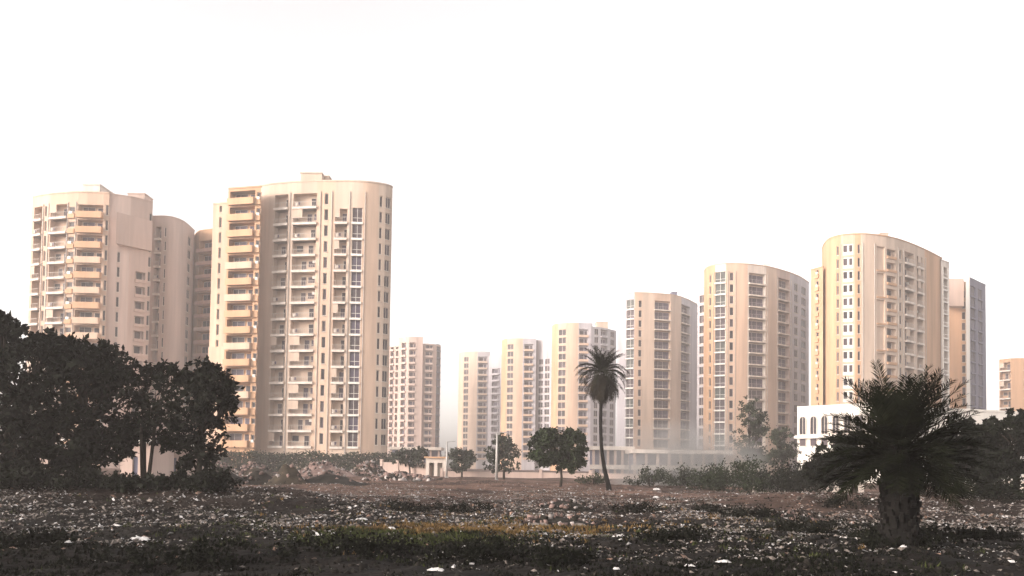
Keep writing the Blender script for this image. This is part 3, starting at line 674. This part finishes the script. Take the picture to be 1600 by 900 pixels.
def tall_palm():
    D = 57; k = D/F; rnd = random.Random(4)
    B = at_depth(951, 766, D); g = gh(B.x, D)
    T = empty('palm_tree', (B.x, D, g), 'tall slender palm with curved trunk and hanging skirt of old fronds', 'palm tree')
    path = [(953,771,4.6),(949,752,3.6),(944,730,3.1),(940,700,2.8),(938.5,665,2.6),(939,630,2.5),(940,600,2.6),(941,584,3.0)]
    P = catmull([at_depth(a,b,D)-Vector((B.x,D,g)) for a,b,_ in path], 5); Rr = np.interp(np.linspace(0,1,len(P)), np.linspace(0,1,len(path)), [c for _,_,c in path])*k
    Rr = [r*(1+.05*(i%2)) for i, r in enumerate(Rr)]
    tv, tf = [], []; tube(tv, tf, P, Rr, 12); link('trunk', py_mesh('trunk', tv, tf, [M['palmbark']], smooth=True), T)
    top = P[-1]
    for nm, num, e0, e1, L0, L1, dr, m_ in (('fronds', 44, .05, 1.45, 1.9, 2.35, 1.5, 'leaf_palm'), ('dead_fronds', 60, -1.35, -.25, 1.75, 2.25, .9, 'dryfrond')):
        V, rv, rf = [], [], []
        for i in range(num):
            az = i*2.39996+rnd.uniform(-.2,.2); el = e0+(e1-e0)*((i+.5)/num)+rnd.uniform(-.1,.1)
            frond(V, top+Vector((math.cos(az)*.12, math.sin(az)*.12, -.1 if nm == 'dead_fronds' else .12)), az, el, rnd.uniform(L0,L1), dr*rnd.uniform(.75,1.2)*(1 if el < 1 else .45), .36, 36, rnd, rv, rf, .03, .5, .085)
        o = link(nm, np_mesh(nm, np.array([tuple(q) for q in V]), 4, [M[m_]]), T)
        link('stalks', py_mesh('stalks', rv, rf, [M[m_]]), o)
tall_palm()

def date_palm():
    D = 16.2; rnd = random.Random(6); x = xat(1405, D); g = gh(x, D)
    T = empty('date_palm', (x, D, g), 'squat dark date palm with thick trunk and bushy crown in the right foreground', 'palm tree')
    zc = zat(1405, 706, D)-g
    tv, tf = [], []; n = 12
    tube(tv, tf, [(0,0,-.3),(0,0,.15),(.0,0,.5),(.01,0,1.0),(.0,0,1.5),(0,0,zc+.1)], [.40,.34,.31,.32,.34,.27], 14)
    link('trunk', py_mesh('trunk', tv, tf, [M['palmbark']], smooth=True), T)
    # old leaf bases, spiralling up the trunk
    bv = boxes('leaf_base', [(-.05,.05,-.05,.03,0,.13),(-.035,.035,-.075,-.02,.09,.19)], [M['palmbark']])
    for i in range(110):
        a = i*2.39996; z = .05+i*(zc-.05)/110; o = link('leaf_base', bv, T, (math.cos(a)*.315, math.sin(a)*.315, z), a+math.pi/2); o.rotation_euler.x = rnd.uniform(-.25,.3); q_ = rnd.uniform(.6,1.25); o.scale = (q_*rnd.uniform(.7,1.1), q_, q_*rnd.uniform(.6,1.2))
    # green crown: every frond an object of its own
    for i in range(92):
        V, rv, rf = [], [], []
        az = i*2.39996+rnd.uniform(-.25,.25); el = -.42+1.85*((i+.5)/92)+rnd.uniform(-.12,.12)
        frond(V, Vector((math.cos(az)*.14, math.sin(az)*.14, zc-.12+.3*i/92)), az, el, rnd.uniform(1.3,1.75), rnd.uniform(.25,.65)*(.5 if el > .9 else 1), .30 if el > .5 else .36, 60, rnd, rv, rf, .022, .7, .055)
        o = link('frond', np_mesh('frond', np.array([tuple(q) for q in V]), 4, [M['leaf_palm']]), T); link('stalk', py_mesh('stalk', rv, rf, [M['leaf_palm']]), o)
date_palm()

# ------------------------------------------------------------------ heaps
M['mound'] = mat('dark_spoil', (.020,.017,.013), rough=.95, var=.35, scale=2, bump=.7)
M['mound2'] = mat('brown_spoil', (.045,.035,.024), rough=.95, var=.3, scale=2, bump=.7)
M['rubbleA'] = mat('rubble_pinkish', (.22,.15,.13), rough=.9, var=.25, scale=1.5, island=.5)
M['rubbleB'] = mat('rubble_pale', (.36,.32,.30), rough=.9, var=.2, scale=1.5, island=.4)
def chunk_mesh(name, P, S, mats, mi=None):
    """tetra-ish lumps: irregular 8-corner blocks at points P with sizes S"""
    n = len(P); cube = np.array([(-1,-1,-1),(1,-1,-1),(1,1,-1),(-1,1,-1),(-1,-1,1),(1,-1,1),(1,1,1),(-1,1,1)])*.5
    q = NR.normal(0,1,(n,4)); q /= np.linalg.norm(q,axis=1)[:,None]; w,x,y,z = q.T
    Rm = np.stack([1-2*(y*y+z*z),2*(x*y-z*w),2*(x*z+y*w),2*(x*y+z*w),1-2*(x*x+z*z),2*(y*z-x*w),2*(x*z-y*w),2*(y*z+x*w),1-2*(x*x+y*y)],1).reshape(n,3,3)
    ex = NR.uniform(.45,1.2,(n,1,3)); c = cube[None]*ex*(1+NR.normal(0,.22,(n,8,3)))*np.asarray(S)[:,None,None]
    V = np.einsum('nij,nkj->nki', Rm, c)+np.asarray(P)[:,None,:]
    fi = np.array([(0,3,2,1),(4,5,6,7),(0,1,5,4),(1,2,6,5),(2,3,7,6),(3,0,4,7)])
    me = bpy.data.meshes.new(name); V = V.reshape(-1,3)
    faces = (np.arange(n)[:,None,None]*8+fi[None]).reshape(-1)
    me.vertices.add(len(V)); me.vertices.foreach_set('co', V.astype(np.float32).ravel())
    me.loops.add(len(faces)); me.loops.foreach_set('vertex_index', faces.astype(np.int32))
    me.polygons.add(n*6); me.polygons.foreach_set('loop_start', np.arange(0,n*24,4,dtype=np.int32)); me.polygons.foreach_set('loop_total', np.full(n*6,4,dtype=np.int32))
    for m in mats: me.materials.append(m)
    if mi is not None: me.polygons.foreach_set('material_index', np.repeat(np.asarray(mi),6).astype(np.int32))
    me.update(calc_edges=True); return me
def heap(name, label, px, D, wpx, ptop, m, chunks=0, csize=.25, cm='rubbleA', dep=.7, seed=1, group=None):
    x = xat(px, D); g = gh(x, D); w = wpx*D/F*.5; h = max(.15, zat(px, ptop, D)-g)
    T = empty(name, (x, D, g), label, 'heap', group); rnd = random.Random(seed)
    n, rr = 30, 9; v = [(0,0,h)]; f = []
    def hz(r, a): return h*(math.cos(min(1,r)*math.pi)*.5+.5)*(1+.35*noise.noise((math.cos(a)*2*r+seed*3, math.sin(a)*2*r, r*2)))
    for j in range(1, rr+1):
        for i in range(n):
            a = 2*math.pi*i/n; r = j/rr*(1+.22*noise.noise((math.cos(a)*1.2+seed*7, math.sin(a)*1.2, 0)))
            z = hz(j/rr, a)+rnd.uniform(-.03,.03)*h if j < rr else -.25
            v.append((math.cos(a)*r*w*1.25, math.sin(a)*r*w*dep*1.25, z))
    for i in range(n): f.append((0, 1+i, 1+(i+1)%n))
    for j in range(rr-1):
        for i in range(n): f.append((1+j*n+i, 1+(j+1)*n+i, 1+(j+1)*n+(i+1)%n, 1+j*n+(i+1)%n))
    link('mound', py_mesh('mound', v, f, [M[m]], smooth=True), T)
    if chunks:
        P, S = [], []
        for i in range(chunks):
            r = rnd.random()**.6; a = rnd.uniform(0, 6.283); P.append((math.cos(a)*r*w*1.2, math.sin(a)*r*w*dep*1.2, max(0,hz(r,a))+rnd.uniform(-.02,.06))); S.append(csize*rnd.uniform(.4,1.5))
        o = link('rubble', chunk_mesh('rubble', P, S, [M[cm], M['rubbleB'], M['mound']], [rnd.choice((0,0,1,2)) for _ in P]), T); o['kind'] = 'stuff'
GH = 'spoil and rubble heaps across the waste ground'
for i, a in enumerate([
    ('spoil_heap','dark spoil heap at the foot of the rightmost left tree',345,60,100,731,'mound',40,.2),
    ('spoil_heap','dark spoil heap between the tree clump and the brown heap',405,61,84,738,'mound',40,.2),
    ('spoil_heap','brown rounded spoil heap, the highest of the row',452,60,62,729,'mound2',30,.2),
    ('spoil_heap','long dark spoil heap sloping down right of the brown heap',515,62,110,741,'mound',40,.2),
    ('rubble_heap','pink and white rubble heap behind the dark spoil left of the brown heap',395,98,80,724,'mound2',420,.28),
    ('rubble_heap','pink rubble heap right of the brown spoil heap',505,98,95,723,'rubbleA',420,.28),
    ('rubble_heap','pale rubble heap near the start of the low grey wall',575,104,70,724,'mound2',340,.28),
    ('rubble_heap','small pale rubble heap left of the brown spoil heap near the tree',345,100,60,724,'mound2',260,.28),
    ('rubble_heap','low brown rubble spread in front of the low grey wall',630,84,110,741,'mound2',220,.35),
    ('spoil_heap','black heap in the middle foreground with pale scraps below it',882,32,78,782,'mound',60,.12),
    ('rubble_heap','low heap under pale torn sheet in the middle foreground',868,25.5,110,806,'mound',90,.12),
    ('spoil_heap','low dark heap at right in front of the bushes',1215,27,130,800,'mound',70,.12)]):
    heap(*a, seed=i+2, group=GH)

# ------------------------------------------------------------------ litter, clods, weeds
M['litw'] = mat('pale_plastic_litter', (.46,.44,.43), rough=.7, var=.2, scale=4, island=.6)
M['bag'] = mat('white_plastic_bag', (.62,.60,.59), rough=.55, var=.15, scale=4)
M['litg'] = mat('grey_litter', (.17,.145,.128), rough=.8, var=.25, scale=4, island=.5)
M['litp'] = mat('earthy_litter', (.20,.13,.10), rough=.9, var=.25, scale=4, island=.5)
M['clod'] = mat('soil_clods', (.012,.010,.008), rough=.95, var=.3, scale=3, island=.5)
M['weed'] = mat('dark_weeds', (.007,.008,.005), rough=.95, var=.3, scale=1, island=.4, spec=.08)
M['grassg'] = mat('green_grass', (.035,.042,.013), rough=.8, var=.25, scale=1, island=.4, spec=.1)
M['grassd'] = mat('dry_grass', (.16,.10,.04), rough=.85, var=.25, scale=1, island=.35, spec=.1)
def scatter(n, y0=8.5, y1=95, mask=None):
    out = []
    while len(out) < n:
        y = math.exp(random.uniform(math.log(y0), math.log(y1))); x = random.uniform(-1, 1)*(.78*y+4)
        if mask is None or random.random() < mask(x, y): out.append((x, y))
    return out
def dens(x, y):      # drifts of rubbish: dense in a belt 19-45 m off, thin close by
    b = max(0, min(1, (y-13.5)/9))*(1 if y < 48 else max(.12, 1-(y-48)/22))
    q = .58+1.8*fbm(x*1.0, y*.6, .13, 3)+1.4*fbm(x+9, y, .6, 2)
    return max(.03, b)*max(.04, min(1, q))
def crumple(name, pts, s0, s1, m, lift=.02):
    """crumpled scraps: four-triangle folded sheets"""
    V = []
    for x, y in pts:
        s = random.uniform(s0, s1)*random.choice((.5,.7,.7,1,1.5)); a = random.uniform(0, 6.28); ca, sa = math.cos(a), math.sin(a); z = gh(x, y)+lift; s *= min(1, .4+y/45)
        asp = random.uniform(.35,1)
        tl = random.uniform(-.5,.5)
        c = [(-1,-asp),(1,-asp),(1,asp),(-1,asp)]
        q = [(x+(u*ca-w*sa)*s*.5*random.uniform(.6,1.2), y+(u*sa+w*ca)*s*.5*random.uniform(.6,1.2), z+s*(tl*u*.5+random.uniform(-.15,.35))) for u, w in c]
        m_ = (x, y, z+s*random.uniform(.1,.5))
        for k in range(4): V += [q[k], q[(k+1)%4], m_]
    return np_mesh(name, np.array(V), 3, [M[m]])
lw = link('pale_litter', crumple('pale_litter', scatter(15000, mask=dens), .03, .11, 'litw')); tag(lw, 'pale plastic and paper litter strewn over the waste ground', 'litter', kind='stuff')
lg = link('grey_litter', crumple('grey_litter', scatter(52000, mask=dens), .03, .12, 'litg')); tag(lg, 'grey scraps of rubbish covering the waste ground', 'litter', kind='stuff')
def densp(x, y): return max(.05, min(1, (y-22)/25))*max(.1, min(1, .45+1.5*fbm(x+30, y, .09, 3)))
lp = link('earthy_litter', crumple('earthy_litter', scatter(16000, 14, 110, densp), .04, .14, 'litp')); tag(lp, 'reddish earthy debris on the far half of the waste ground', 'debris', kind='stuff')
cp = scatter(9000, 8.5, 42)
tag(link('soil_clods', chunk_mesh('soil_clods', [(x, y, gh(x, y)) for x, y in cp], [random.uniform(.025,.085)*(1.8 if random.random() < .05 else 1) for _ in cp], [M['clod']])), 'dark clods of soil over the waste ground', 'soil', kind='stuff')
def blades(name, pts, h0, h1, nb, m, wd=.012, spread=.14):
    V = []
    for x, y in pts:
        z = gh(x, y)-.02
        for k in range(nb):
            a = random.uniform(0, 6.28); r = random.random()*spread; h = random.uniform(h0, h1); bx, by = x+math.cos(a)*r, y+math.sin(a)*r
            lx, ly = random.gauss(0,.35)*h, random.gauss(0,.35)*h; b = random.uniform(0, 3.14); wx, wy = math.cos(b)*wd*(1+y*.05), math.sin(b)*wd*(1+y*.05)
            V += [(bx-wx,by-wy,z),(bx+wx,by+wy,z),(bx+lx,by+ly,z+h)]
    return np_mesh(name, np.array(V), 3, [M[m]])
def densw(x, y):
    near = max(0, min(1, (24-y)/10)); q = .45+1.6*fbm(x+60, y+20, .16, 3)
    return max(0, min(1, q))*(.25+.75*near)
wl = scatter(5200, 8.5, 46, densw)
tag(link('low_weeds', blades('low_weeds', wl, .02, .09, 12, 'weed', .02, .3)), 'dark low weeds over the near waste ground', 'weeds', kind='stuff')
def patch(px0, px1, py0, py1, n):
    out = []
    for i in range(n):
        a, b = random.uniform(px0, px1), random.gauss((py0+py1)/2, (py1-py0)/4); P = at_height(a, b, 0.02); out.append((P.x, P.y))
    return out
gx0, gx1 = xat(600,22), xat(940,22)
def strip_pts(n, xa, xb, yc, sy, sc_, off):
    out = []
    while len(out) < n:
        x, y = random.gauss((xa+xb)/2, (xb-xa)/3.6), random.gauss(yc, sy)
        if random.random() < .5+1.9*fbm(x+off, y, sc_, 3): out.append((x, y))
    return out
dry = strip_pts(1300, gx0, gx1, 21.4, .75, .45, 5)+strip_pts(250, gx0-4, gx1+6, 25, 4, .3, 9)
grn = strip_pts(1100, gx0-1.5, gx1-2.5, 19.4, 1.2, .45, 15)+strip_pts(600, -12, 12, 22, 5, .3, 29)
tag(link('dry_grass', blades('dry_grass', dry, .03, .13, 10, 'grassd', .012, .2)), 'strip of yellowed dry grass in the middle foreground', 'grass', kind='stuff')
tag(link('green_grass', blades('green_grass', grn, .03, .13, 9, 'grassg', .012, .2)), 'patch of green grass in the middle foreground', 'grass', kind='stuff')

# low dark scrub in patches
def scrub():
    C, S = [], []
    for (px, py, wpx, n) in [(1190,812,95,70),(1110,800,50,30),(1250,835,70,40),(700,795,90,50),(640,800,50,25),(60,850,80,40),(1500,850,90,60),(1560,800,60,40),(300,870,120,40),(760,868,90,40),(1050,850,80,35),(180,775,60,25),(30,790,50,25),(990,800,60,30),(560,860,100,40),(880,878,70,30),(1320,800,50,30),(1405,866,70,90),(1385,850,50,40),(1430,852,50,40)]:
        P = at_height(px, py, 0); w = wpx*P.y/F
        for k in range(n):
            x, y = P.x+random.gauss(0, .42)*w, P.y+random.gauss(0, .5)*w*.8; C.append((x, y, gh(x, y)+random.uniform(.02,.22))); S.append(random.uniform(.06,.16))
    V = leaves(C, S, 30000, .09, droop=0); o = link('dark_scrub', np_mesh('dark_scrub', V, 4, [M['weed']])); tag(o, 'low near-black scrub growing in patches among the rubbish', 'scrub', kind='stuff')
scrub()
# large single scraps
def scrap(label, px, py, wpx, hpx, seed, m='bag', name='plastic_scrap', cat='litter'):
    P = at_height(px, py+hpx*.5, .0); D = P.y; rnd = random.Random(seed); k = D/F; w, h = wpx*k, max(.04, hpx*k*.6)
    n = 7; v, f = [], []
    for j in range(n):
        for i in range(n):
            u, q = i/(n-1)-.5, j/(n-1)-.5
            v.append((u*w*(1+.5*noise.noise((q*4+seed,u*2,1)))+rnd.uniform(-.06,.06)*w, q*w*.6*(1+.6*noise.noise((u*4+seed,q,5)))+rnd.uniform(-.06,.06)*w, .03+max(0,h*(1-(2*u)**4)*(1-(2*q)**4)*rnd.uniform(.1,1.2))))
    for j in range(n-1):
        for i in range(n-1): f.append((j*n+i, j*n+i+1, (j+1)*n+i+1, (j+1)*n+i))
    me = py_mesh(name, v, f, [M[m]]); o = link(name, me, None, (P.x, D, gh(P.x, D)), rnd.uniform(-.3,.3))
    return tag(o, label, cat, 'larger scraps lying on the waste ground')
for i, a in enumerate([
    ('brightest white crumpled bag in the left foreground',74,838,14,12),
    ('white scrap low in the left foreground beyond the brightest bag',106,852,9,6),
    ('flat pale sheet at the left edge of the picture',4,842,14,6),
    ('white scrap on the belt of rubbish below the left shed',182,812,14,5),
    ('pale bundle below the open airy tree',218,836,28,9),
    ('white wrapper left of the grassy patch',497,828,14,8),
    ('small white wrapper just right of the larger wrapper near the grass',521,828,9,5),
    ('long pale scrap on rubbish left of the grass',565,808,18,5),
    ('pale crumpled sheet at the left tip of the dry grass',611,818,16,7),
    ('white strip lying low near the bottom centre',680,893,26,6),
    ('white crumpled bag right of the black heap',968,815,12,9),
    ('second white crumpled bag right of the black heap',992,818,16,9),
    ('pale scrap in the weeds right of the dry grass',965,840,16,7),
    ('white scrap close to the bottom right of centre',963,890,10,6),
    ('white plastic scrap near the far path right of the tall palm',1026,763,10,6),
    ('white scrap below the first one right of the tall palm',1025,778,9,4),
    ('pale scrap low in the foreground, left of the curled tyre',1078,887,14,6),
    ('flat pale scrap left of the palm trunk near the bottom',1130,884,22,4),
    ('white scrap at the bottom right beyond the palm trunk',1580,880,12,6),
    ('pale scrap at the bottom right of the palm trunk',1412,875,9,6)]): scrap(*a, seed=60+i)
scrap('pale torn sheet spread over the low middle heap', 842, 812, 36, 9, 90, 'litg', 'torn_sheet')
scrap('dull sheet on the right side of the low middle heap', 905, 815, 22, 8, 91, 'litg', 'torn_sheet')

# ------------------------------------------------------------------ smoke and haze
def volume(name, density, color=(1,1,1), aniso=.2):
    m = bpy.data.materials.new(name); m.use_nodes = True; n = m.node_tree.nodes; l = m.node_tree.links
    n.remove(n['Principled BSDF']); pv = n.new('ShaderNodeVolumePrincipled'); pv.inputs['Color'].default_value = (*color,1)
    pv.inputs['Density'].default_value = density; pv.inputs['Anisotropy'].default_value = aniso
    l.new(pv.outputs[0], n['Material Output'].inputs['Volume']); return m, n, l, pv
def smoke():
    D = 80; P = at_depth(1066, 728, D)
    T = None; m, n, l, pv = volume('rubbish_fire_smoke', 0, (.62,.60,.585), .1)
    tc = n.new('ShaderNodeTexCoord'); nz = n.new('ShaderNodeTexNoise'); nz.inputs['Scale'].default_value = .22; nz.inputs['Detail'].default_value = 3
    l.new(tc.outputs['Object'], nz.inputs['Vector'])
    mp = n.new('ShaderNodeMapping'); mp.inputs['Scale'].default_value = (1/9.5, 1/5, 1/5.5); l.new(tc.outputs['Object'], mp.inputs[0])
    ln = n.new('ShaderNodeVectorMath'); ln.operation = 'LENGTH'; l.new(mp.outputs[0], ln.inputs[0])
    fo = n.new('ShaderNodeMapRange'); fo.inputs[1].default_value = 1; fo.inputs[2].default_value = .1; l.new(ln.outputs['Value'], fo.inputs[0])
    nr = n.new('ShaderNodeMapRange'); nr.inputs[1].default_value = .35; nr.inputs[2].default_value = .7; l.new(nz.outputs['Fac'], nr.inputs[0])
    mu = n.new('ShaderNodeMath'); mu.operation = 'MULTIPLY'; l.new(fo.outputs[0], mu.inputs[0]); l.new(nr.outputs[0], mu.inputs[1])
    m2 = n.new('ShaderNodeMath'); m2.operation = 'MULTIPLY'; m2.inputs[1].default_value = .95; l.new(mu.outputs[0], m2.inputs[0]); l.new(m2.outputs[0], pv.inputs['Density'])
    bm = bmesh.new(); bmesh.ops.create_icosphere(bm, subdivisions=3, radius=1)
    for q in bm.verts:
        s = 1+.12*noise.noise(q.co*2); q.co = Vector((q.co.x*9.5*s, q.co.y*5*s, q.co.z*5.5*s))
    me = bpy.data.meshes.new('smoke'); bm.to_mesh(me); bm.free(); me.materials.append(m)
    o = link('smoke', me, None, (P.x, D, 1.5)); tag(o, 'drifting grey smoke of a rubbish fire before the podium', 'smoke', kind='stuff')
smoke()
hm, _, _, _ = volume('haze_air', .00098, (.99,.915,.885), .15)
hz = link('haze', boxes('haze', [(-620,620,-120,640,-2,66)], [hm])); tag(hz, 'pale dusty haze filling the air', 'haze', kind='stuff')
